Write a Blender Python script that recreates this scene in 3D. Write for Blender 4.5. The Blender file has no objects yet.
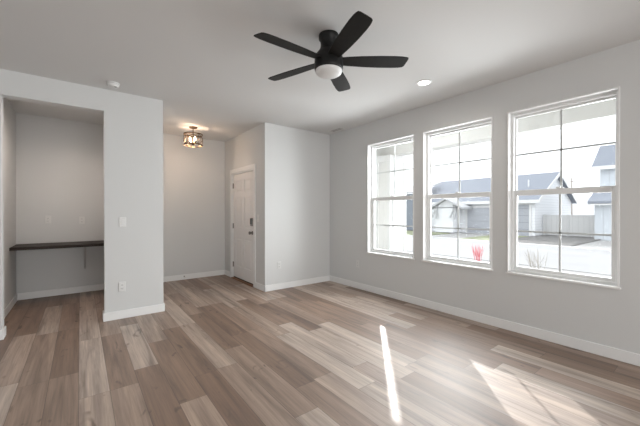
import bpy, bmesh, math, random
from mathutils import Vector, Matrix

random.seed(7)
S = bpy.context.scene
COL = S.collection

# ---------------------------------------------------------------- camera, sky, sun, light, exposure
cam_d = bpy.data.cameras.new('camera')
cam_d.sensor_fit = 'HORIZONTAL'
cam_d.sensor_width = 36.0
cam_d.lens = 36.0 * 312.67 / 640.0
cam_d.clip_start = 0.05
cam_d.clip_end = 2000
cam = bpy.data.objects.new('camera', cam_d)
COL.objects.link(cam)
cam.location = (0, 0, 1.2957)
cam.rotation_euler = (math.pi / 2 - 0.0041, 0, -0.6543)
S.camera = cam

W = bpy.data.worlds.new('world')
S.world = W
W.use_nodes = True
bg = W.node_tree.nodes['Background']
bg.inputs['Color'].default_value = (0.93, 0.965, 1.0, 1)
bg.inputs['Strength'].default_value = 1.7

sun_d = bpy.data.lights.new('sun', 'SUN')
sun_d.energy = 3.3
sun_d.angle = math.radians(0.6)
sun_d.color = (1.0, 0.98, 0.95)
sun = bpy.data.objects.new('sun', sun_d)
COL.objects.link(sun)
az, el = math.radians(45.7), math.radians(24.5)
to_sun = Vector((math.sin(az) * math.cos(el), math.cos(az) * math.cos(el), math.sin(el)))
sun.rotation_euler = to_sun.to_track_quat('Z', 'Y').to_euler()
sun.location = (8, 8, 6)


def area(name, loc, direction, sx, sy, power, color):
    d = bpy.data.lights.new(name, 'AREA')
    d.shape = 'RECTANGLE'
    d.size, d.size_y = sx, sy
    d.energy = power
    d.color = color
    o = bpy.data.objects.new(name, d)
    COL.objects.link(o)
    o.location = loc
    o.rotation_euler = Vector(direction).to_track_quat('-Z', 'Z').to_euler()
    return o


# added fill lamps at unseen, invented openings behind the camera and on the left
area('rear_fill', (0.9, -4.42, 1.1), (0, 1, 0), 3.4, 2.0, 78, (1.0, 0.985, 0.96))
area('left_fill', (-4.72, 0.6, 1.5), (1, 0, 0), 2.6, 1.3, 10, (1.0, 0.985, 0.96))

# added lamps at the porch, boosting daylight through the front windows and floor sheen
area('porch_fill', (5.95, 0.3, 1.32), (-1, 0, -0.4), 7.5, 2.0, 400, (0.95, 0.985, 1.0))
area('porch_sheen_fill', (4.65, 2.95, 1.80), (-1, 0, -0.5), 2.1, 1.4, 115, (0.95, 0.985, 1.0))

vs = S.view_settings
vs.view_transform = 'Standard'
vs.look = 'None'
vs.gamma = 1.0
vs.use_curve_mapping = False
vs.exposure = 0.5


# ---------------------------------------------------------------- materials
def mat(name, color, rough=0.5, metal=0.0, spec=0.5, bump=None, var=None):
    m = bpy.data.materials.new(name)
    m.use_nodes = True
    nt = m.node_tree
    b = nt.nodes['Principled BSDF']
    b.inputs['Base Color'].default_value = (*color, 1)
    b.inputs['Roughness'].default_value = rough
    b.inputs['Metallic'].default_value = metal
    b.inputs['Specular IOR Level'].default_value = spec
    tc = nt.nodes.new('ShaderNodeTexCoord')
    if bump:
        n = nt.nodes.new('ShaderNodeTexNoise')
        n.inputs['Scale'].default_value = bump[0]
        n.inputs['Detail'].default_value = 3
        nt.links.new(tc.outputs['Object'], n.inputs['Vector'])
        bp = nt.nodes.new('ShaderNodeBump')
        bp.inputs['Strength'].default_value = bump[1]
        bp.inputs['Distance'].default_value = 0.002
        nt.links.new(n.outputs['Fac'], bp.inputs['Height'])
        nt.links.new(bp.outputs['Normal'], b.inputs['Normal'])
    if var:
        n = nt.nodes.new('ShaderNodeTexNoise')
        mp = nt.nodes.new('ShaderNodeMapping')
        mp.inputs['Scale'].default_value = var[0]
        n.inputs['Scale'].default_value = 1
        n.inputs['Detail'].default_value = 4
        nt.links.new(tc.outputs['Object'], mp.inputs['Vector'])
        nt.links.new(mp.outputs['Vector'], n.inputs['Vector'])
        r = nt.nodes.new('ShaderNodeValToRGB')
        r.color_ramp.elements[0].position = 0.3
        r.color_ramp.elements[1].position = 0.7
        r.color_ramp.elements[0].color = (*[c * (1 - var[1]) for c in color], 1)
        r.color_ramp.elements[1].color = (*[min(1, c * (1 + var[1])) for c in color], 1)
        nt.links.new(n.outputs['Fac'], r.inputs['Fac'])
        nt.links.new(r.outputs['Color'], b.inputs['Base Color'])
    return m


def emit_mat(name, color, strength):
    m = bpy.data.materials.new(name)
    m.use_nodes = True
    b = m.node_tree.nodes['Principled BSDF']
    b.inputs['Base Color'].default_value = (*color, 1)
    b.inputs['Emission Color'].default_value = (*color, 1)
    b.inputs['Emission Strength'].default_value = strength
    return m


def glass_mat(name, tint=(1, 1, 1), refl=0.05):
    m = bpy.data.materials.new(name)
    m.use_nodes = True
    nt = m.node_tree
    nt.nodes.clear()
    out = nt.nodes.new('ShaderNodeOutputMaterial')
    mix = nt.nodes.new('ShaderNodeMixShader')
    tr = nt.nodes.new('ShaderNodeBsdfTransparent')
    tr.inputs['Color'].default_value = (*tint, 1)
    gl = nt.nodes.new('ShaderNodeBsdfGlossy')
    gl.inputs['Roughness'].default_value = 0.02
    # Schlick reflectance, the same on both faces of the pane
    lw = nt.nodes.new('ShaderNodeLayerWeight')
    lw.inputs['Blend'].default_value = 0.5
    pw5 = nt.nodes.new('ShaderNodeMath')
    pw5.operation = 'POWER'
    pw5.inputs[1].default_value = 5.0
    nt.links.new(lw.outputs['Facing'], pw5.inputs[0])
    ml = nt.nodes.new('ShaderNodeMath')
    ml.operation = 'MULTIPLY_ADD'
    ml.inputs[1].default_value = 1.0 - refl
    ml.inputs[2].default_value = refl
    nt.links.new(pw5.outputs[0], ml.inputs[0])
    nt.links.new(ml.outputs[0], mix.inputs['Fac'])
    nt.links.new(tr.outputs[0], mix.inputs[1])
    nt.links.new(gl.outputs[0], mix.inputs[2])
    nt.links.new(mix.outputs[0], out.inputs['Surface'])
    return m


def siding_mat(name, color, pitch, axis='Z', depth=0.16):
    """lap or board siding: a thin dark joint every `pitch` metres"""
    m = mat(name, color, 0.85, spec=0.08)
    nt = m.node_tree
    b = nt.nodes['Principled BSDF']
    tc = nt.nodes.new('ShaderNodeTexCoord')
    sp = nt.nodes.new('ShaderNodeSeparateXYZ')
    nt.links.new(tc.outputs['Object'], sp.inputs[0])
    d = nt.nodes.new('ShaderNodeMath'); d.operation = 'DIVIDE'
    d.inputs[1].default_value = pitch
    if axis == 'XY':
        ad = nt.nodes.new('ShaderNodeMath'); ad.operation = 'ADD'
        nt.links.new(sp.outputs['X'], ad.inputs[0]); nt.links.new(sp.outputs['Y'], ad.inputs[1])
        nt.links.new(ad.outputs[0], d.inputs[0])
    else:
        nt.links.new(sp.outputs[axis], d.inputs[0])
    fr = nt.nodes.new('ShaderNodeMath'); fr.operation = 'FRACT'
    nt.links.new(d.outputs[0], fr.inputs[0])
    r = nt.nodes.new('ShaderNodeValToRGB')
    r.color_ramp.elements[0].position = 0.0
    r.color_ramp.elements[0].color = (*[c * (1 - depth * 1.8) for c in color], 1)
    r.color_ramp.elements[1].position = 0.14
    r.color_ramp.elements[1].color = (*color, 1)
    nt.links.new(fr.outputs[0], r.inputs['Fac'])
    nt.links.new(r.outputs['Color'], b.inputs['Base Color'])
    return m


def floor_mat():
    m = bpy.data.materials.new('plank_floor')
    m.use_nodes = True
    nt = m.node_tree
    L = nt.links.new
    b = nt.nodes['Principled BSDF']

    def math_(op, a, bb=None, c=None):
        n = nt.nodes.new('ShaderNodeMath'); n.operation = op
        for i, v in enumerate((a, bb, c)):
            if v is None:
                continue
            if isinstance(v, (int, float)):
                n.inputs[i].default_value = v
            else:
                L(v, n.inputs[i])
        return n.outputs[0]

    def comb(x, y, z):
        n = nt.nodes.new('ShaderNodeCombineXYZ')
        for i, v in enumerate((x, y, z)):
            if isinstance(v, (int, float)):
                n.inputs[i].default_value = v
            else:
                L(v, n.inputs[i])
        return n.outputs[0]

    def noise(vec, detail, rough=0.55, dist=0.0):
        n = nt.nodes.new('ShaderNodeTexNoise')
        n.inputs['Scale'].default_value = 1
        n.inputs['Detail'].default_value = detail
        n.inputs['Roughness'].default_value = rough
        n.inputs['Distortion'].default_value = dist
        L(vec, n.inputs['Vector'])
        return n.outputs['Fac']

    def ramp(fac, stops, interp='LINEAR'):
        n = nt.nodes.new('ShaderNodeValToRGB')
        n.color_ramp.interpolation = interp
        while len(n.color_ramp.elements) < len(stops):
            n.color_ramp.elements.new(0.5)
        for e, (p, c) in zip(n.color_ramp.elements, stops):
            e.position = p
            e.color = (*c, 1)
        L(fac, n.inputs['Fac'])
        return n.outputs['Color']

    def mixc(mode, fac, a, c):
        n = nt.nodes.new('ShaderNodeMix'); n.data_type = 'RGBA'; n.blend_type = mode
        if isinstance(fac, (int, float)):
            n.inputs[0].default_value = fac
        else:
            L(fac, n.inputs[0])
        L(a, n.inputs[6])
        if isinstance(c, tuple):
            n.inputs[7].default_value = (*c, 1)
        else:
            L(c, n.inputs[7])
        return n.outputs[2]

    tc = nt.nodes.new('ShaderNodeTexCoord')
    sp = nt.nodes.new('ShaderNodeSeparateXYZ')
    L(tc.outputs['Object'], sp.inputs[0])
    x, y = sp.outputs['X'], sp.outputs['Y']
    PW, PL = 0.18, 1.22
    u = math_('DIVIDE', math_('ADD', x, 10.092), PW)
    row = math_('FLOOR', u)
    wn = nt.nodes.new('ShaderNodeTexWhiteNoise'); wn.noise_dimensions = '1D'
    SEED = 9.0
    L(math_('ADD', row, SEED * 31.0), wn.inputs['W'])
    v = math_('ADD', math_('DIVIDE', y, PL), math_('MULTIPLY', wn.outputs['Value'], 7.3))
    colm = math_('FLOOR', v)
    wn2 = nt.nodes.new('ShaderNodeTexWhiteNoise'); wn2.noise_dimensions = '2D'
    L(comb(math_('ADD', row, SEED * 57.0), colm, 0), wn2.inputs['Vector'])
    h = wn2.outputs['Value']
    base = ramp(h, [(0.0, (0.185, 0.108, 0.068)), (0.20, (0.215, 0.132, 0.086)), (0.38, (0.265, 0.176, 0.124)),
                    (0.58, (0.335, 0.240, 0.181)), (0.80, (0.400, 0.308, 0.246)), (1.0, (0.470, 0.385, 0.322))])
    # broad darker and paler streaks along each plank
    hz = math_('MULTIPLY', h, 37.0)
    streak = noise(comb(math_('MULTIPLY', x, 13.0), math_('MULTIPLY', y, 0.85), hz), 4, 0.55, 0.6)
    base = mixc('MULTIPLY', 0.9, base, ramp(streak, [(0.28, (0.40, 0.35, 0.32)), (0.46, (0.88, 0.86, 0.85)), (0.60, (1.15, 1.15, 1.15)), (0.74, (1.42, 1.44, 1.46))]))
    # fine grain
    grain = noise(comb(math_('MULTIPLY', x, 95.0), math_('MULTIPLY', y, 3.2), hz), 5, 0.6, 0.3)
    base = mixc('MULTIPLY', 0.65, base, ramp(grain, [(0.32, (0.62, 0.58, 0.56)), (0.55, (1.0, 1.0, 1.0)), (0.75, (1.12, 1.12, 1.12))]))
    # occasional knots and mineral marks
    knot = noise(comb(math_('MULTIPLY', x, 9.0), math_('MULTIPLY', y, 3.6), math_('ADD', hz, 11.0)), 2, 0.5, 1.2)
    base = mixc('MULTIPLY', 1.0, base, ramp(knot, [(0.24, (0.35, 0.29, 0.26)), (0.34, (1, 1, 1))]))
    # joints between planks
    fu = math_('FRACT', u)
    fv = math_('FRACT', v)
    eu = math_('MINIMUM', fu, math_('SUBTRACT', 1.0, fu))
    ev = math_('MINIMUM', fv, math_('SUBTRACT', 1.0, fv))
    ju = math_('LESS_THAN', eu, 0.012)
    jv = math_('LESS_THAN', ev, 0.0014)
    j = math_('MAXIMUM', ju, jv)
    base = mixc('MULTIPLY', math_('MULTIPLY', j, 0.75), base, (0.30, 0.24, 0.20))
    L(base, b.inputs['Base Color'])
    rg = math_('ADD', 0.50, math_('MULTIPLY', grain, 0.10))
    L(rg, b.inputs['Roughness'])
    b.inputs['Specular IOR Level'].default_value = 1.0
    b.inputs['IOR'].default_value = 1.6
    b.inputs['Coat Weight'].default_value = 0.25
    b.inputs['Coat Roughness'].default_value = 0.46
    b.inputs['Coat IOR'].default_value = 1.5
    bp = nt.nodes.new('ShaderNodeBump')
    bp.inputs['Strength'].default_value = 0.12
    bp.inputs['Distance'].default_value = 0.002
    L(math_('SUBTRACT', grain, math_('MULTIPLY', j, 0.8)), bp.inputs['Height'])
    L(bp.outputs['Normal'], b.inputs['Normal'])
    return m


M = {
    'wall': mat('wall_paint', (0.655, 0.66, 0.655), 0.75, spec=0.25, bump=(160, 0.04)),
    'ceil': mat('ceiling_paint', (0.70, 0.70, 0.695), 0.8, spec=0.2, bump=(120, 0.12)),
    'trim': mat('white_trim_paint', (0.82, 0.82, 0.815), 0.4),
    'door': mat('white_door_paint', (0.80, 0.785, 0.775), 0.42),
    'vinyl': mat('white_vinyl', (0.80, 0.805, 0.80), 0.35),
    'grille': mat('grey_grille', (0.55, 0.555, 0.55), 0.4),
    'glass': glass_mat('window_glass', (0.985, 0.99, 0.99), 0.05),
    'clear': glass_mat('clear_shade_glass', (0.97, 0.96, 0.94), 0.06),
    'floor': floor_mat(),
    'black': mat('matte_black_metal', (0.007, 0.007, 0.007), 0.45, spec=0.3),
    'blade': mat('dark_blade_wood', (0.010, 0.009, 0.008), 0.55, spec=0.22, var=((30, 30, 30), 0.25)),
    'opal': mat('opal_glass', (0.80, 0.81, 0.81), 0.3),
    'bronze': mat('aged_bronze', (0.16, 0.105, 0.06), 0.42, 0.75),
    'nickel': mat('satin_nickel', (0.24, 0.23, 0.22), 0.32, 1.0),
    'plate': mat('plate_plastic', (0.72, 0.72, 0.71), 0.35),
    'slot': mat('dark_slot', (0.05, 0.05, 0.05), 0.6),
    'keypad': mat('black_keypad', (0.015, 0.015, 0.017), 0.25),
    'desk': mat('dark_stained_wood', (0.030, 0.021, 0.017), 0.5, spec=0.2, var=((2.5, 50, 50), 0.35)),
    'bracket': mat('grey_painted_steel', (0.55, 0.54, 0.53), 0.5),
    'thresh': mat('threshold_wood', (0.22, 0.10, 0.045), 0.5, var=((40, 3, 40), 0.3)),
    'rubber': mat('dark_sweep', (0.03, 0.025, 0.02), 0.7),
    'bulb': emit_mat('lit_bulb', (1.0, 0.82, 0.62), 6.0),
    'lens': emit_mat('lit_lens', (1.0, 0.97, 0.92), 5.0),
    'porch': mat('porch_paint', (0.62, 0.615, 0.60), 0.6),
    'column': mat('column_paint', (0.70, 0.695, 0.68), 0.6),
    'concrete': mat('pale_concrete', (0.36, 0.355, 0.35), 0.9, spec=0.05, var=((0.7, 0.7, 0.7), 0.06)),
    'asphalt': mat('pale_street', (0.36, 0.36, 0.365), 0.9, spec=0.05, var=((0.5, 0.12, 1), 0.05)),
    'gravel': mat('grey_gravel', (0.20, 0.195, 0.19), 0.9, spec=0.05, var=((3, 3, 3), 0.25)),
    'lawn': mat('winter_lawn', (0.24, 0.26, 0.16), 0.9, var=((2, 2, 2), 0.25)),
    'hill': mat('hazy_hill', (0.40, 0.41, 0.43), 0.9, var=((0.03, 0.03, 0.03), 0.12)),
    'white_siding': siding_mat('white_siding', (0.78, 0.79, 0.81), 0.2),
    'bounce_siding': siding_mat('taupe_bounce_siding', (0.33, 0.325, 0.31), 0.2),  # tone chosen to hold down light bounced under the porch
    'grey_siding': siding_mat('grey_blue_siding', (0.22, 0.245, 0.285), 0.2),
    'pale_siding': siding_mat('pale_board_siding', (0.58, 0.615, 0.65), 0.42, 'Y'),
    'garage': siding_mat('grey_garage_door', (0.40, 0.415, 0.45), 0.5, 'Z', 0.2),
    'shingle': siding_mat('grey_shingle', (0.25, 0.27, 0.31), 0.22, 'X', 0.12),
    'ext_trim': mat('exterior_white_trim', (0.70, 0.70, 0.70), 0.6),
    'brace': mat('grey_timber', (0.46, 0.465, 0.48), 0.9, spec=0.05),
    'fence': siding_mat('white_vinyl_fence', (0.58, 0.58, 0.575), 0.3, 'Y', 0.1),
    'pole': mat('weathered_pole', (0.35, 0.31, 0.28), 0.9),
    'redtwig': mat('red_twigs', (0.70, 0.17, 0.20), 0.6),
    'twig': mat('dry_twigs', (0.46, 0.43, 0.40), 0.8),
}


# ---------------------------------------------------------------- mesh helpers
class MB:
    def __init__(self):
        self.bm = bmesh.new()
        self.smooth = False

    def _bevel(self, geom_verts, w, seg=2):
        vs_ = set(geom_verts)
        es = [e for e in self.bm.edges if e.verts[0] in vs_ and e.verts[1] in vs_]
        bmesh.ops.bevel(self.bm, geom=es, offset=w, segments=seg, affect='EDGES', profile=0.5)

    def box(self, x0, x1, y0, y1, z0, z1, bev=0.0, seg=2):
        r = bmesh.ops.create_cube(self.bm, size=1)
        for v in r['verts']:
            v.co = Vector(((x0 + x1) / 2 + v.co.x * (x1 - x0), (y0 + y1) / 2 + v.co.y * (y1 - y0), (z0 + z1) / 2 + v.co.z * (z1 - z0)))
        if bev:
            self._bevel(r['verts'], bev, seg)
        return self

    def lathe(self, prof, n=40, cx=0, cy=0):
        rings = []
        for r, z in prof:
            if r < 1e-6:
                rings.append([self.bm.verts.new((cx, cy, z))])
            else:
                rings.append([self.bm.verts.new((cx + r * math.cos(2 * math.pi * i / n), cy + r * math.sin(2 * math.pi * i / n), z)) for i in range(n)])
        for a, b in zip(rings, rings[1:]):
            for i in range(n):
                k = (i + 1) % n
                if len(a) == 1 and len(b) == 1:
                    continue
                if len(a) == 1:
                    self.bm.faces.new((a[0], b[k], b[i]))
                elif len(b) == 1:
                    self.bm.faces.new((a[i], a[k], b[0]))
                else:
                    self.bm.faces.new((a[i], a[k], b[k], b[i]))
        self.smooth = True
        return self

    def tube(self, pts, radii, n=10, cap=True):
        pts = [Vector(p) for p in pts]
        if isinstance(radii, (int, float)):
            radii = [radii] * len(pts)
        rings = []
        for i, p in enumerate(pts):
            d = (pts[min(i + 1, len(pts) - 1)] - pts[max(i - 1, 0)]).normalized()
            a = d.cross(Vector((0, 0, 1)))
            if a.length < 1e-3:
                a = d.cross(Vector((1, 0, 0)))
            a.normalize()
            b = d.cross(a).normalized()
            rings.append([self.bm.verts.new(p + radii[i] * (a * math.cos(2 * math.pi * k / n) + b * math.sin(2 * math.pi * k / n))) for k in range(n)])
        for a, b in zip(rings, rings[1:]):
            for k in range(n):
                q = (k + 1) % n
                self.bm.faces.new((a[k], a[q], b[q], b[k]))
        if cap:
            self.bm.faces.new(rings[0])
            self.bm.faces.new(rings[-1])
        return self

    def prism(self, poly, vec, bev=0.0):
        """poly: list of 3D points of one face, extruded along vec"""
        vec = Vector(vec)
        a = [self.bm.verts.new(Vector(p)) for p in poly]
        b = [self.bm.verts.new(Vector(p) + vec) for p in poly]
        self.bm.faces.new(a)
        self.bm.faces.new(b)
        n = len(a)
        for i in range(n):
            k = (i + 1) % n
            self.bm.faces.new((a[i], a[k], b[k], b[i]))
        if bev:
            self._bevel(a + b, bev)
        return self

    def ring_bar(self, r, z0, z1, t, n=48):
        """a flat hoop of radius r"""
        self.lathe([(r, z0), (r, z1), (r - t, z1), (r - t, z0), (r, z0)], n)
        return self

    def build(self, name, m, parent=None, kind=None, loc=None):
        bm = self.bm
        bmesh.ops.remove_doubles(bm, verts=bm.verts, dist=1e-6)
        bmesh.ops.recalc_face_normals(bm, faces=bm.faces)
        me = bpy.data.meshes.new(name)
        bm.to_mesh(me)
        bm.free()
        me.materials.append(m)
        if self.smooth:
            for p in me.polygons:
                p.use_smooth = True
            me.set_sharp_from_angle(angle=math.radians(40))
        o = bpy.data.objects.new(name, me)
        COL.objects.link(o)
        if parent:
            o.parent = parent
        if loc:
            o.location = loc
        if kind:
            o['kind'] = kind
        return o


def tag(o, label, cat, group=None):
    o['label'] = label
    o['category'] = cat
    if group:
        o['group'] = group
    return o


def thing(name, label, cat, loc, rz=0.0, group=None):
    o = bpy.data.objects.new(name, None)
    o.empty_display_size = 0.1
    COL.objects.link(o)
    o.location = loc
    o.rotation_euler = (0, 0, rz)
    return tag(o, label, cat, group)


def structure_root(name, loc=(0, 0, 0)):
    o = bpy.data.objects.new(name, None)
    o.empty_display_size = 0.1
    COL.objects.link(o)
    o.location = loc
    o['kind'] = 'structure'
    return o


# ---------------------------------------------------------------- dimensions of the room
H = 2.74
XR, YB, XJ, YE = 3.7251, 4.5544, 2.3723, 6.3194
XP2, YP, XP1, HH, XA, XL = 0.8586, 4.4709, 0.2265, 2.4835, -0.7429, -0.632
T = 0.15                       # exterior wall thickness
GZ = -0.4                      # level of the yard outside
LX, RY = -4.6, -4.3            # left and rear walls of the room
WINS = [(0.572, 1.473), (1.632, 2.540), (2.685, 3.576)]
WZ0, WZ1 = 0.63, 2.385

# ---------------------------------------------------------------- room shell
MB().box(LX - T, XR + T, RY - T, YE + T, -0.1, 0).build('floor', M['floor'], kind='structure')
MB().box(LX - T, XR + T, RY - T, YE + T, H, H + 0.12).build('ceiling', M['ceil'], kind='structure')

wr = MB()
yc = RY - T
for (a, b) in WINS:
    wr.box(XR, XR + T, yc, a, 0, H)
    wr.box(XR, XR + T, a, b, 0, WZ0)
    wr.box(XR, XR + T, a, b, WZ1, H)
    yc = b
wr.box(XR, XR + T, yc, YB + T, 0, H)
wr.build('wall_right', M['wall'], kind='structure')
wc = MB()                                           # unseen porch-side siding, added to limit light bounced onto the beam
yc = RY - T
for (a, b) in WINS:
    wc.box(XR + T, XR + T + 0.02, yc, a, GZ, 2.80)
    wc.box(XR + T, XR + T + 0.02, a, b, GZ, WZ0)
    wc.box(XR + T, XR + T + 0.02, a, b, WZ1, 2.80)
    yc = b
wc.box(XR + T, XR + T + 0.02, yc, YB + T, GZ, 2.80)
wc.build('wall_bounce_siding', M['bounce_siding'], kind='structure')

MB().box(XJ, XR, YB, YB + T, 0, H).build('wall_back', M['wall'], kind='structure')

# door wall of the entry
DY0, DY1, DH = 4.955, 5.944, 2.045
dw = MB()
dw.box(XJ, XJ + T, YB + T, DY0, 0, H)
dw.box(XJ, XJ + T, DY1, YE, 0, H)
dw.box(XJ, XJ + T, DY0, DY1, DH, H)
dw.build('wall_entry_side', M['wall'], kind='structure')

MB().box(XA - T, XJ + T, YE, YE + T, 0, H).build('wall_entry_back', M['wall'], kind='structure')

pw = MB()
pw.box(XP1, XP2, YP, YP + 0.12, 0, H)
pw.box(XL, XP1, YP, YP + 0.12, HH, H)
pw.box(LX, XL, YP, YP + 0.12, 0, H)
pw.build('wall_partition', M['wall'], kind='structure')
MB().box(XP2 - 0.12, XP2, YP + 0.12, YE, 0, H).build('wall_alcove_right', M['wall'], kind='structure')
MB().box(XA - T, XA, YP + 0.12, YE, 0, H).build('wall_alcove_left', M['wall'], kind='structure')

rw = MB()                                           # rear wall, its unseen opening made up to admit the fill lamp
rw.box(LX - T, -0.85, RY - T, RY, 0, H)
rw.box(2.65, XR, RY - T, RY, 0, H)
rw.box(-0.85, 2.65, RY - T, RY, 2.12, H)
rw.build('wall_rear', M['wall'], kind='structure')
lw = MB()                                           # left wall, its opening likewise invented for a fill lamp
lw.box(LX - T, LX, RY, -0.75, 0, H)
lw.box(LX - T, LX, 1.95, YP + 0.12, 0, H)
lw.box(LX - T, LX, -0.75, 1.95, 0, 0.82)
lw.box(LX - T, LX, -0.75, 1.95, 2.2, H)
lw.build('wall_left', M['wall'], kind='structure')

# baseboards
BH, BT = 0.10, 0.014


def base(name, segs):
    m = MB()
    for (x0, x1, y0, y1) in segs:
        m.box(x0, x1, y0, y1, 0, BH, 0.003, 1)
    m.build(name, M['trim'], kind='structure')


base('baseboard_right', [(XR - BT, XR, RY, YB)])
base('baseboard_back', [(XJ - BT, XR - BT, YB - BT, YB)])
CAS = 0.07
base('baseboard_entry_side', [(XJ - BT, XJ, YB - BT, DY0 - CAS), (XJ - BT, XJ, DY1 + CAS, YE)])
base('baseboard_entry_back', [(XP2, XJ - BT, YE - BT, YE)])
base('baseboard_partition', [(XP1 - BT, XP2 + BT, YP - BT, YP), (XP2, XP2 + BT, YP, YE - BT), (XP1 - BT, XP1, YP, YP + 0.12 + BT)])
base('baseboard_partition_left', [(LX, XL + BT, YP - BT, YP), (XL, XL + BT, YP, YP + 0.12 + BT)])
base('baseboard_alcove_back', [(XA, XP2 - 0.12, YE - BT, YE)])
base('baseboard_alcove_left', [(XA, XA + BT, YP + 0.12, YE - BT)])


# ---------------------------------------------------------------- windows
def window(idx, y0, y1):
    root = structure_root('window_%d' % idx, (XR, (y0 + y1) / 2, WZ0))
    w = (y1 - y0) / 2
    h = WZ1 - WZ0

    def frame4(name, x0, x1, ya, yb, za, zb, st, rt, rb, m, bev=0.003):
        f = MB()
        f.box(x0, x1, ya, ya + st, za, zb, bev, 1)
        f.box(x0, x1, yb - st, yb, za, zb, bev, 1)
        f.box(x0, x1, ya + st, yb - st, zb - rt, zb, bev, 1)
        f.box(x0, x1, ya + st, yb - st, za, za + rb, bev, 1)
        return f.build(name, m, root)
    # white painted liner of the opening, standing a little proud of the wall
    frame4('jamb_liner', -0.010, 0.075, -w, w, 0, h, 0.012, 0.012, 0.006, M['trim'], 0.002)
    MB().box(-0.018, 0.075, -w - 0.012, w + 0.012, -0.012, 0.008, 0.004).build('sill', M['trim'], root)
    frame4('frame', 0.066, 0.148, -w + 0.010, w - 0.010, 0.008, h - 0.010, 0.026, 0.030, 0.026, M['vinyl'])
    mid = 0.865
    frame4('upper_sash', 0.112, 0.140, -w + 0.030, w - 0.030, mid - 0.02, h - 0.036, 0.018, 0.024, 0.045, M['vinyl'])
    frame4('lower_sash', 0.076, 0.108, -w + 0.030, w - 0.030, 0.030, mid + 0.035, 0.036, 0.058, 0.034, M['vinyl'])
    # muntin grilles: one cross in each sash
    up0, up1 = mid + 0.025, h - 0.060
    lo0, lo1 = 0.064, mid - 0.023
    g = MB()
    g.box(0.123, 0.129, -0.009, 0.009, up0, up1)
    g.box(0.123, 0.129, -w + 0.046, w - 0.046, (up0 + up1) / 2 - 0.009, (up0 + up1) / 2 + 0.009)
    g.build('upper_grille', M['grille'], root)
    g = MB()
    g.box(0.089, 0.095, -0.009, 0.009, lo0, lo1)
    g.box(0.089, 0.095, -w + 0.064, w - 0.064, (lo0 + lo1) / 2 - 0.009, (lo0 + lo1) / 2 + 0.009)
    g.build('lower_grille', M['grille'], root)
    MB().box(0.119, 0.121, -w + 0.044, w - 0.044, up0 - 0.01, up1 + 0.01).build('upper_pane', M['glass'], root)
    MB().box(0.0845, 0.0865, -w + 0.062, w - 0.062, lo0 - 0.01, lo1 + 0.01).build('lower_pane', M['glass'], root)
    # sash lock on the meeting rail
    k = MB()
    k.box(0.074, 0.108, -0.03, 0.03, mid + 0.035, mid + 0.043, 0.003)
    k.box(0.078, 0.096, -0.006, 0.035, mid + 0.043, mid + 0.053, 0.003)
    k.build('sash_lock', M['vinyl'], root)
    return root


for i, (a, b) in enumerate(reversed(WINS)):
    window(i + 1, a, b)

# ---------------------------------------------------------------- entry door
dr = structure_root('door_1', (XJ, (DY0 + DY1) / 2, 0))
w = (DY1 - DY0) / 2
c = MB()
c.box(-0.016, 0, -w - CAS, -w + 0.008, 0, DH + CAS, 0.004, 1)
c.box(-0.016, 0, w - 0.008, w + CAS, 0, DH + CAS, 0.004, 1)
c.box(-0.016, 0, -w + 0.008, w - 0.008, DH - 0.008, DH + CAS, 0.004, 1)
c.build('casing', M['trim'], dr)
c = MB()
c.box(0, T, -w, -w + 0.03, 0, DH)
c.box(0, T, w - 0.03, w, 0, DH)
c.box(0, T, -w + 0.03, w - 0.03, DH - 0.03, DH)
c.build('jamb', M['trim'], dr)
# six panel leaf
lf = MB()
pw_ = w - 0.034
z0, z1 = 0.035, DH - 0.034
X0, X1 = 0.018, 0.052
lf.box(X0 + 0.010, X1, -pw_, pw_, z0, z1)                   # recessed field
st = 0.115
cols = [(-pw_ + st, -0.055), (0.055, pw_ - st)]
rows = [(z0 + 0.22, 0.80), (1.00, 1.56), (1.665, z1 - 0.125)]
lf.box(X0, X1, -pw_, -pw_ + st, z0, z1, 0.002, 1)
lf.box(X0, X1, pw_ - st, pw_, z0, z1, 0.002, 1)
lf.box(X0, X1, -0.055, 0.055, z0, z1, 0.002, 1)
zz = [z0] + [v for r in rows for v in r] + [z1]
for k in range(0, len(zz), 2):
    for ya, yb in cols:
        lf.box(X0, X1, ya, yb, zz[k], zz[k + 1], 0.002, 1)
for (ya, yb) in cols:
    for (za, zb) in rows:
        lf.box(X0 + 0.002, X1, ya + 0.028, yb - 0.028, za + 0.028, zb - 0.028, 0.007, 2)
lf.build('door_leaf', M['door'], dr)
for hz_ in (0.27, 1.02, 1.80):
    hg = MB()
    hg.tube([(0.010, w - 0.033, hz_ - 0.05), (0.010, w - 0.033, hz_ + 0.05)], 0.008, 12)
    hg.box(0.012, 0.019, w - 0.060, w - 0.022, hz_ - 0.048, hz_ + 0.048)
    hg.build('hinge', M['nickel'], dr)
lk = -pw_ + 0.068
kp = MB()
kp.box(-0.012, X0, lk - 0.034, lk + 0.034, 1.045, 1.185, 0.010)
kpo = kp.build('keypad_lock', M['nickel'], dr)
MB().box(-0.016, -0.011, lk - 0.030, lk + 0.030, 1.078, 1.180, 0.003).build('keypad_face', M['keypad'], kpo)
tt = MB()
tt.box(-0.024, -0.011, lk - 0.006, lk + 0.006, 1.050, 1.080, 0.003)
tt.build('thumb_turn', M['nickel'], kpo)


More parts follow.
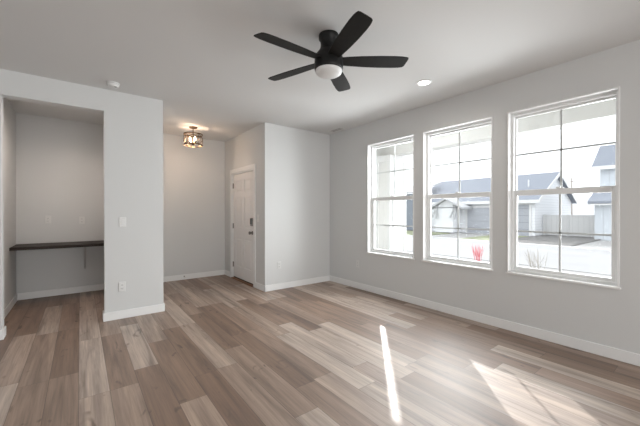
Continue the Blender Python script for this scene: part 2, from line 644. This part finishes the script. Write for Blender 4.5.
def turned(prof, base_, axis_x=-1):
    """profile (r, d) turned about the -X axis from base_"""
    m = MB()
    n = 24
    rings = []
    for r, d in prof:
        if r < 1e-6:
            rings.append([m.bm.verts.new(Vector(base_) + Vector((axis_x * d, 0, 0)))])
        else:
            rings.append([m.bm.verts.new(Vector(base_) + Vector((axis_x * d, r * math.cos(2 * math.pi * i / n), r * math.sin(2 * math.pi * i / n)))) for i in range(n)])
    for a, b in zip(rings, rings[1:]):
        for i in range(n):
            k = (i + 1) % n
            if len(b) == 1:
                m.bm.faces.new((a[i], a[k], b[0]))
            else:
                m.bm.faces.new((a[i], a[k], b[k], b[i]))
    m.smooth = True
    return m


turned([(0.034, 0), (0.034, 0.006), (0.014, 0.010), (0.013, 0.030), (0.026, 0.040), (0.030, 0.052), (0.024, 0.064), (0, 0.067)],
       (X0, lk, 0.925)).build('door_knob', M['nickel'], dr)
MB().box(-0.03, T, -w + 0.03, w - 0.03, 0.0, 0.016, 0.004).build('threshold', M['thresh'], dr)
MB().box(X0 + 0.004, X1, -pw_, pw_, 0.017, 0.035).build('door_sweep', M['rubber'], dr)


# ---------------------------------------------------------------- wall plates
def wall_plate(kind, x, y, z, facing, label, cat, group):
    """facing: 'y' looks to -Y, 'x' looks to -X, 'back' as 'y'"""
    rz = 0 if facing == 'y' else -math.pi / 2
    r = thing('outlet' if kind == 'outlet' else 'light_switch' if kind == 'switch' else 'data_outlet', label, cat, (x, y, z), rz, group)
    MB().box(-0.036, 0.036, -0.007, 0, -0.059, 0.059, 0.004).build('cover_plate', M['plate'], r)
    if kind == 'outlet':
        for dz in (-0.021, 0.021):
            s = MB().box(-0.0165, 0.0165, -0.010, -0.006, dz - 0.0145, dz + 0.0145, 0.004).build('socket', M['plate'], r)
            q = MB()
            q.box(-0.008, -0.006, -0.0108, -0.0095, dz - 0.004, dz + 0.006)
            q.box(0.006, 0.008, -0.0108, -0.0095, dz - 0.004, dz + 0.006)
            q.box(-0.002, 0.002, -0.0108, -0.0095, dz - 0.011, dz - 0.007)
            q.build('slots', M['slot'], s)
    elif kind == 'switch':
        MB().box(-0.0165, 0.0165, -0.0105, -0.006, -0.033, 0.033, 0.003).build('rocker', M['plate'], r)
    else:
        MB().box(-0.012, 0.012, -0.010, -0.006, -0.012, 0.012, 0.002).build('jack', M['plate'], r)
    return r


wall_plate('switch', 0.408, YP, 1.170, 'y', 'white rocker light switch on the partition beside the alcove opening', 'light switch', 'white wall plates')
wall_plate('outlet', 0.402, YP, 0.388, 'y', 'white duplex outlet low on the partition beside the alcove opening', 'outlet', 'white wall plates')
wall_plate('outlet', -0.390, YE, 1.175, 'y', 'left wall plate above the dark desk in the alcove', 'outlet', 'white wall plates')
wall_plate('outlet', 0.023, YE, 1.160, 'y', 'right wall plate above the dark desk in the alcove', 'outlet', 'white wall plates')
wall_plate('outlet', 2.632, YB, 0.405, 'y', 'white outlet low on the far wall right of the entry door', 'outlet', 'white wall plates')
wall_plate('outlet', XR, 3.80, 0.412, 'x', 'white outlet low on the window wall left of the windows', 'outlet', 'white wall plates')
wall_plate('switch', XJ, 4.800, 1.185, 'x', 'white light switch on the narrow strip of wall beside the entry door', 'light switch', 'white wall plates')

# ---------------------------------------------------------------- built-in desk in the alcove
dk = thing('desk', 'dark stained wall-to-wall desk shelf mounted inside the left alcove', 'desk', (0, YE, 0.79))
MB().box(XA + 0.001, XP2 - 0.121, -0.575, -0.001, -0.012, 0.030, 0.003, 1).build('desktop', M['desk'], dk)
bk = MB()
bk.box(0.045, 0.075, -0.014, -0.001, -0.42, -0.013, 0.002, 1)
bk.box(0.045, 0.075, -0.40, -0.014, -0.024, -0.013, 0.002, 1)
bk.prism([(0.052, -0.014, -0.40), (0.052, -0.014, -0.375), (0.052, -0.375, -0.024), (0.052, -0.395, -0.024)], (0.016, 0, 0))
bk.build('bracket', M['bracket'], dk)

# ---------------------------------------------------------------- ceiling fan
fan = thing('ceiling_fan', 'black five-blade hugger ceiling fan with white round light', 'ceiling fan', (1.618, 1.992, H))
MB().lathe([(0, 0), (0.080, 0), (0.082, -0.006), (0.082, -0.034), (0.074, -0.044), (0.069, -0.055), (0.066, -0.085), (0.070, -0.110), (0.082, -0.135), (0, -0.135)], 48).build('canopy', M['black'], fan)
MB().lathe([(0, -0.135), (0.084, -0.135), (0.104, -0.160), (0.113, -0.180), (0.116, -0.200), (0.118, -0.268), (0.114, -0.284), (0.109, -0.288), (0, -0.288)], 48).build('motor_housing', M['black'], fan)
MB().lathe([(0.108, -0.288), (0.108, -0.300), (0.102, -0.312), (0.085, -0.324), (0.055, -0.333), (0.025, -0.337), (0, -0.338)], 48).build('light_globe', M['opal'], fan)
BS = 0.985
outl = [(0.095, 0.046), (0.16, 0.054), (0.28, 0.064), (0.42, 0.070), (0.54, 0.070), (0.60, 0.066), (0.632, 0.059), (0.643, 0.045), (0.650, 0.0), (0.656, -0.042), (0.652, -0.056), (0.635, -0.063), (0.60, -0.068), (0.54, -0.071), (0.42, -0.070), (0.28, -0.064), (0.16, -0.054), (0.095, -0.046)]
for k in range(5):
    bl = MB()
    bl.prism([(x_ * BS, y_, -0.003) for x_, y_ in outl], (0, 0, 0.006), 0.0015)
    b_ = bl.build('blade', M['blade'], fan)
    b_.rotation_euler = (Matrix.Rotation(math.radians(36.3 + 72 * k), 3, 'Z') @ Matrix.Rotation(math.radians(-11), 3, 'X')).to_euler()
    b_.location = (0, 0, -0.212)

# ---------------------------------------------------------------- entry light
pl = thing('semi_flush_light', 'bronze caged drum ceiling light with lit bulbs in the entry', 'ceiling light', (1.535, 5.56, H), math.radians(20))
MB().lathe([(0, 0), (0.068, 0), (0.068, -0.010), (0.060, -0.020), (0.020, -0.026), (0, -0.026)], 32).build('canopy', M['bronze'], pl)
MB().tube([(0, 0, -0.02), (0, 0, -0.30)], 0.0075, 12).build('stem', M['bronze'], pl)
RR, ZT, ZB = 0.155, -0.118, -0.315
MB().ring_bar(RR, ZT - 0.016, ZT, 0.006).build('top_ring', M['bronze'], pl)
MB().ring_bar(RR, ZB, ZB + 0.016, 0.006).build('bottom_ring', M['bronze'], pl)
for k in range(4):
    a0 = k * math.pi / 2
    p = lambda a, z: ((RR - 0.003) * math.cos(a), (RR - 0.003) * math.sin(a), z)
    MB().tube([p(a0, ZT - 0.008), p(a0, ZB + 0.008)], 0.005, 8).build('upright', M['bronze'], pl)
    cr = MB()
    nseg = 10
    cr.tube([p(a0 + math.pi / 2 * i / nseg, ZT - 0.01 + (ZB - ZT + 0.02) * i / nseg) for i in range(nseg + 1)], 0.004, 8)
    cr.tube([p(a0 + math.pi / 2 * i / nseg, ZB + 0.01 + (ZT - ZB - 0.02) * i / nseg) for i in range(nseg + 1)], 0.004, 8)
    cr.build('cross_strap', M['bronze'], pl)
ar = MB()
for k in range(2):
    a0 = k * math.pi / 2
    ar.tube([(RR * math.cos(a0), RR * math.sin(a0), ZT - 0.008), (-RR * math.cos(a0), -RR * math.sin(a0), ZT - 0.008)], 0.004, 8)
ar.build('spider', M['bronze'], pl)
cl = MB()
cl.lathe([(0, -0.318), (0.010, -0.314), (0.016, -0.302), (0.030, -0.292), (0.036, -0.282), (0, -0.278)], 24)
for k in range(3):
    a0 = math.radians(120 * k + 30)
    ca, sa = math.cos(a0), math.sin(a0)
    cl.tube([(0, 0, -0.288), (0.035 * ca, 0.035 * sa, -0.286), (0.05 * ca, 0.05 * sa, -0.275)], 0.005, 8)
    cl.lathe([(0, -0.278), (0.014, -0.275), (0.014, -0.245), (0, -0.245)], 16, 0.05 * ca, 0.05 * sa)
cl.build('socket_cluster', M['bronze'], pl)
for k in range(3):
    a0 = math.radians(120 * k + 30)
    ca, sa = math.cos(a0), math.sin(a0)
    MB().lathe([(0, -0.245), (0.010, -0.243), (0.017, -0.225), (0.0165, -0.205), (0.010, -0.180), (0.003, -0.165), (0, -0.164)], 16, 0.05 * ca, 0.05 * sa).build('bulb', M['bulb'], pl)
pd = bpy.data.lights.new('entry_glow', 'POINT')
pd.energy = 6.5
pd.color = (1.0, 0.72, 0.52)
pd.shadow_soft_size = 0.03
po = bpy.data.objects.new('entry_glow', pd)
COL.objects.link(po)
po.parent = pl
po.location = (0, 0, -0.255)

sd_ = bpy.data.lights.new('entry_downglow', 'SPOT')
sd_.energy = 14
sd_.color = (1.0, 0.74, 0.55)
sd_.spot_size = math.radians(172)
sd_.spot_blend = 0.5
sd_.shadow_soft_size = 0.03
so_ = bpy.data.objects.new('entry_downglow', sd_)
COL.objects.link(so_)
so_.parent = pl
so_.location = (0, 0, -0.20)

# ---------------------------------------------------------------- recessed downlight
dl = thing('recessed_light', 'lit round white recessed downlight in the ceiling near the windows', 'ceiling light', (3.05, 2.07, H))
MB().lathe([(0.058, 0.0), (0.085, 0.0), (0.086, -0.004), (0.078, -0.008), (0.066, -0.009), (0.058, -0.006), (0.058, 0.0)], 40).build('trim_ring', M['trim'], dl)
MB().lathe([(0, -0.003), (0.058, -0.004), (0.063, -0.007), (0.0, -0.0075)], 40).build('lens', M['lens'], dl)

ad = thing('recessed_light', 'lit recessed downlight in the alcove ceiling behind the opening header', 'ceiling light', (0.0, 5.15, H))
for ch in dl.children:
    c_ = ch.copy()
    c_.parent = ad
    COL.objects.link(c_)
for root_, pw__, tint in ((dl, 10, (1.0, 0.93, 0.84)), (ad, 33, (1.0, 0.84, 0.74))):
    ld = bpy.data.lights.new('downlight_beam', 'SPOT')
    ld.energy = pw__
    ld.color = tint
    ld.spot_size = math.radians(165)
    ld.spot_blend = 0.8
    ld.shadow_soft_size = 0.06
    lo = bpy.data.objects.new('downlight_beam', ld)
    COL.objects.link(lo)
    lo.parent = root_
    lo.location = (0, 0, -0.03)

# smoke detector
sd = thing('smoke_detector', 'small white round smoke detector on the ceiling above the partition', 'smoke detector', (0.295, 4.21, H))
MB().lathe([(0, 0), (0.066, 0), (0.067, -0.010), (0.060, -0.014), (0, -0.014)], 36).build('base', M['plate'], sd)
MB().lathe([(0, -0.014), (0.057, -0.014), (0.058, -0.028), (0.050, -0.042), (0.030, -0.046), (0, -0.047)], 36).build('cover', M['plate'], sd)
MB().box(0.012, 0.034, -0.035, -0.022, -0.0475, -0.043, 0.002).build('test_button', M['slot'], sd)

# ceiling register
vt = thing('air_vent', 'small white ceiling air register with dark slots near the far right corner', 'air vent', (3.585, 4.20, H))
vf = MB()
for (a, b, c_, d) in ((-0.075, -0.055, -0.16, 0.16), (0.055, 0.075, -0.16, 0.16), (-0.055, 0.055, -0.16, -0.14), (-0.055, 0.055, 0.14, 0.16)):
    vf.box(a, b, c_, d, -0.006, 0)
vf.build('frame', M['plate'], vt)
MB().box(-0.055, 0.055, -0.14, 0.14, -0.001, 0).build('duct_opening', M['slot'], vt)
for k in range(4):
    x_ = -0.042 + 0.028 * k
    MB().prism([(x_ - 0.002, -0.14, -0.001), (x_, -0.14, -0.001), (x_ + 0.008, -0.14, -0.007), (x_ + 0.006, -0.14, -0.007)], (0, 0.28, 0)).build('louver', M['bracket'], vt)

# door stop on the entry baseboard
ds = thing('door_stop', 'small spring door stop on the baseboard of the entry back wall', 'door stop', (1.572, YE - BT, 0.062))
MB().tube([(0, 0, 0), (0, -0.005, 0)], 0.012, 16).build('mount', M['nickel'], ds)
MB().tube([(0, -0.005, 0), (0, -0.06, -0.002)], [0.006, 0.005], 12).build('spring', M['nickel'], ds)
MB().tube([(0, -0.06, -0.002), (0, -0.072, -0.002)], 0.008, 12).build('rubber_tip', M['plate'], ds)

# ---------------------------------------------------------------- outside: porch
GZ = -0.4
MB().box(XR + T + 0.02, 5.36, -4.4, 4.70, 2.80, 2.92).build('porch_ceiling', M['porch'], kind='structure')
MB().box(5.02, 5.30, -4.4, 4.70, 2.44, 2.80, 0.004, 1).build('porch_beam', M['porch'], kind='structure')
MB().box(XR + T + 0.02, 5.34, -4.4, 4.69, GZ + 0.01, -0.10).build('porch_slab', M['gravel'], kind='structure')
pc = thing('porch_column', 'square white porch column outside the leftmost window', 'column', (5.16, 4.285, -0.10))
MB().box(-0.25, 0.25, -0.181, 0.181, 0.0, 2.54, 0.004, 1).build('shaft', M['column'], pc)
k = MB()
for sx in (-1, 1):
    for sy in (-1, 1):
        x_ = sorted((sx * 0.262, sx * 0.17))
        y_ = sorted((sy * 0.193, sy * 0.12))
        k.box(x_[0], x_[1], y_[0], y_[1], 0.14, 2.40)
k.build('corner_trim', M['ext_trim'], pc)
MB().box(-0.270, 0.270, -0.200, 0.200, 0.0, 0.14, 0.004, 1).build('plinth', M['ext_trim'], pc)
MB().box(-0.270, 0.270, -0.200, 0.200, 2.40, 2.538, 0.004, 1).build('capital', M['ext_trim'], pc)
MB().box(XR + T + 0.02, 5.03, 4.71, 4.86, GZ, 2.95).build('wall_garage', M['porch'], kind='structure')
MB().box(4.90, 5.03, 4.86, 9.0, GZ, 2.95).build('wall_garage_front', M['porch'], kind='structure')

# ---------------------------------------------------------------- outside: ground
MB().box(3.9, 160, -90, 120, GZ - 0.3, GZ - 0.05).build('ground', M['concrete'], kind='structure')
MB().box(11.5, 18.6, -90, 120, GZ - 0.05, GZ - 0.035).build('street', M['asphalt'], kind='structure')
MB().box(5.4, 9.6, -10, 4.2, GZ - 0.05, GZ).build('front_bed', M['concrete'], kind='structure')
MB().box(18.75, 19.0, -90, 120, GZ - 0.05, GZ).build('curb', M['ext_trim'], kind='structure')
MB().box(19.0, 27.3, 4.75, 8.3, GZ - 0.05, GZ).build('gravel_yard', M['gravel'], kind='structure')
tag(MB().box(19.0, 24.6, 8.3, 10.4, GZ - 0.05, GZ + 0.01).build('lawn', M['lawn'], kind='stuff'), 'strip of pale green lawn in front of the gabled house', 'grass')
tag(MB().box(19.0, 23.3, 13.4, 22.0, GZ - 0.05, GZ + 0.01).build('lawn', M['lawn'], kind='stuff'), 'grey green lawn left of the driveway across the street', 'grass')


# ---------------------------------------------------------------- outside: houses
def gable_house(root, x0, x1, y0, y1, zb, zt, slope, over, wallm, roofm):
    """ridge along Y"""
    xm = (x0 + x1) / 2
    zr = zt + (xm - x0) * slope
    m = MB()
    m.prism([(x0, y0, zb), (x1, y0, zb), (x1, y0, zt), (xm, y0, zr), (x0, y0, zt)], (0, y1 - y0, 0))
    m.build('wall', wallm, root)
    ze = zt - over * slope
    th = 0.16
    for sgn in (-1, 1):
        xe = xm + sgn * (xm - x0 + over)
        m = MB()
        m.prism([(xe, y0 - over, ze + 0.02), (xm, y0 - over, zr + 0.02), (xm, y0 - over, zr + 0.02 + th), (xe, y0 - over, ze + 0.02 + th)], (0, y1 - y0 + 2 * over, 0))
        m.build('roof_slope', roofm, root)
    for yy in (y0 - over - 0.03, y1 + over):
        m = MB()
        for sgn in (-1, 1):
            xe = xm + sgn * (xm - x0 + over)
            m.prism([(xe, yy, ze - 0.06), (xm, yy, zr - 0.06), (xm, yy, zr + 0.20), (xe, yy, ze + 0.20)], (0, 0.03, 0))
        m.build('rake_board', M['ext_trim'], root)
    m = MB()
    m.box(x0 - over - 0.03, x0 - over, y0 - over, y1 + over, ze - 0.08, ze + 0.16)
    m.build('fascia', M['ext_trim'], root)


def garage_door(root, x, y0, y1, zb, zt):
    g = MB().box(x - 0.04, x + 0.02, y0, y1, zb, zt).build('garage_door', M['garage'], root)
    t = MB()
    t.box(x - 0.06, x + 0.02, y0 - 0.14, y0, zb, zt + 0.14)
    t.box(x - 0.06, x + 0.02, y1, y1 + 0.14, zb, zt + 0.14)
    t.box(x - 0.06, x + 0.02, y0, y1, zt, zt + 0.14)
    t.build('door_trim', M['ext_trim'], root)
    return g


ha = thing('house', 'white gabled house with grey roof and grey garage doors across the street', 'house', (0, 0, 0))
gable_house(ha, 25.25, 33.5, 8.2, 19.0, GZ - 0.05, 2.15, 0.5, 0.35, M['white_siding'], M['shingle'])
garage_door(ha, 25.25, 8.55, 10.2, GZ, 1.80)
garage_door(ha, 25.25, 10.75, 13.0, GZ, 1.62)
MB().tube([(27.0, 9.2, 3.0), (27.0, 9.2, 3.72)], 0.045, 10).build('vent_pipe', M['ext_trim'], ha)
# taller grey blue bay at the far end
MB().box(24.3, 27.6, 17.0, 19.2, GZ, 2.95).build('bay_wall', M['grey_siding'], ha)
MB().prism([(23.9, 16.8, 2.95), (27.6, 16.8, 4.0), (27.6, 16.8, 4.16), (23.9, 16.8, 3.11)], (0, 2.6, 0)).build('bay_roof', M['brace'], ha)
# porch gable with timber braces
pg = MB()
pg.box(23.9, 25.25, 13.5, 15.1, GZ, 1.66)
pg.prism([(23.9, 13.5, 1.6), (23.9, 15.1, 1.6), (23.9, 14.55, 2.0), (23.9, 14.0, 2.28), (23.9, 13.5, 2.0)], (1.3, 0, 0))
pg.build('porch_wall', M['white_siding'], ha)
pgr = MB()
ym, hw, zt_, zr_ = 14.0, 1.45, 1.52, 2.30
for sgn in (-1, 1):
    pgr.prism([(23.5, ym + sgn * hw, zt_), (23.5, ym, zr_), (23.5, ym, zr_ + 0.14), (23.5, ym + sgn * hw, zt_ + 0.14)], (3.2, 0, 0))
pgr.build('porch_roof', M['brace'], ha)
for yy in (13.25, 14.85):
    q = MB()
    q.box(23.62, 23.74, yy - 0.06, yy + 0.06, 0.7, 1.75)
    q.prism([(23.62, yy - 0.06, 1.7), (23.62, yy + 0.06, 1.7), (23.62, yy + 0.46, 0.8), (23.62, yy + 0.34, 0.8)], (0.1, 0, 0))
    q.build('brace', M['brace'], ha)

hb = thing('house', 'two-storey pale house with grey roofs at the right edge of the right window', 'house', (0, 0, 0))
gable_house(hb, 27.0, 30.8, -4.0, 5.09, GZ - 0.05, 4.34, 0.72, 0.35, M['pale_siding'], M['shingle'])
MB().box(25.45, 27.0, -4.0, 5.05, GZ - 0.05, 1.95).build('front_wall', M['pale_siding'], hb)
MB().prism([(25.0, 5.3, 1.78), (27.0, 5.3, 2.68), (27.0, 5.3, 2.84), (25.0, 5.3, 1.94)], (0, -9.5, 0)).build('lower_roof', M['shingle'], hb)
MB().box(25.0, 25.45, -4.2, 5.28, 1.70, 1.80).build('soffit', M['ext_trim'], hb)

fn = thing('fence', 'pale vinyl privacy fence between the two houses', 'fence', (26.6, 5.20, GZ))
MB().box(-0.02, 0.02, 0, 2.93, 0.05, 1.44).build('panel', M['fence'], fn)
for yy in (0.06, 1.47, 2.87):
    MB().box(-0.06, 0.06, yy - 0.06, yy + 0.06, 0, 1.50, 0.01, 1).build('post', M['fence'], fn)
tr = MB()
for zz_ in (0.05, 1.38):
    tr.box(-0.035, 0.035, 0, 2.93, zz_, zz_ + 0.09)
tr.build('rail', M['fence'], fn)

up = thing('utility_pole', 'thin distant utility pole beside the gable of the white house', 'pole', (46, 11.2, GZ))
MB().tube([(0, 0, 0), (0, 0, 5.7)], [0.10, 0.07], 10).build('shaft', M['pole'], up)
MB().box(-0.05, 0.05, -0.5, 0.5, 5.2, 5.3).build('crossarm', M['pole'], up)

hl = MB()
prof = [(-60, 0), (-40, 9), (0, 13), (35, 10.5), (55, 14), (80, 10), (120, 15), (160, 8), (190, 0)]
a_ = [hl.bm.verts.new((230, y_, GZ - 0.3)) for y_, z_ in prof]
b_ = [hl.bm.verts.new((300, y_, GZ - 0.3 + z_)) for y_, z_ in prof]
c_ = [hl.bm.verts.new((380, y_, GZ - 0.3)) for y_, z_ in prof]
for i in range(len(prof) - 1):
    hl.bm.faces.new((a_[i], a_[i + 1], b_[i + 1], b_[i]))
    hl.bm.faces.new((b_[i], b_[i + 1], c_[i + 1], c_[i]))
hl.smooth = True
hl.build('hills', M['hill'], kind='structure')
MB().box(160, 420, -200, 300, GZ - 0.4, GZ - 0.3).build('ground_far', M['concrete'], kind='structure')


def twig_shrub(name, label, loc, nst, hgt, spread, r, m):
    b = MB()
    for i in range(nst):
        a0 = random.uniform(0, 2 * math.pi)
        s = random.uniform(0.2, 1.0) * spread
        hh = hgt * random.uniform(0.75, 1.0)
        p0 = Vector((0.25 * s * math.cos(a0), 0.25 * s * math.sin(a0), 0))
        p1 = Vector((0.7 * s * math.cos(a0), 0.7 * s * math.sin(a0), hh * 0.55))
        p2 = Vector((s * math.cos(a0), s * math.sin(a0), hh))
        b.tube([p0, p1, p2], [r, r * 0.8, r * 0.4], 6)
        for q in range(2):
            a1 = a0 + random.uniform(-1.2, 1.2)
            e = p1 + Vector((0.35 * spread * math.cos(a1), 0.35 * spread * math.sin(a1), hh * 0.35))
            b.tube([p1, e], [r * 0.6, r * 0.3], 6)
    o = b.build(name, m, loc=loc)
    tag(o, label, 'shrub')


twig_shrub('red_twig_shrub', 'small red-stemmed shrub outside the lower pane of the middle window', (9.0, 4.32, GZ), 13, 0.80, 0.26, 0.007, M['redtwig'])
twig_shrub('bare_shrub', 'bare pale twig shrub outside the lower left pane of the right window', (8.6, 2.72, GZ), 14, 0.85, 0.45, 0.006, M['twig'])
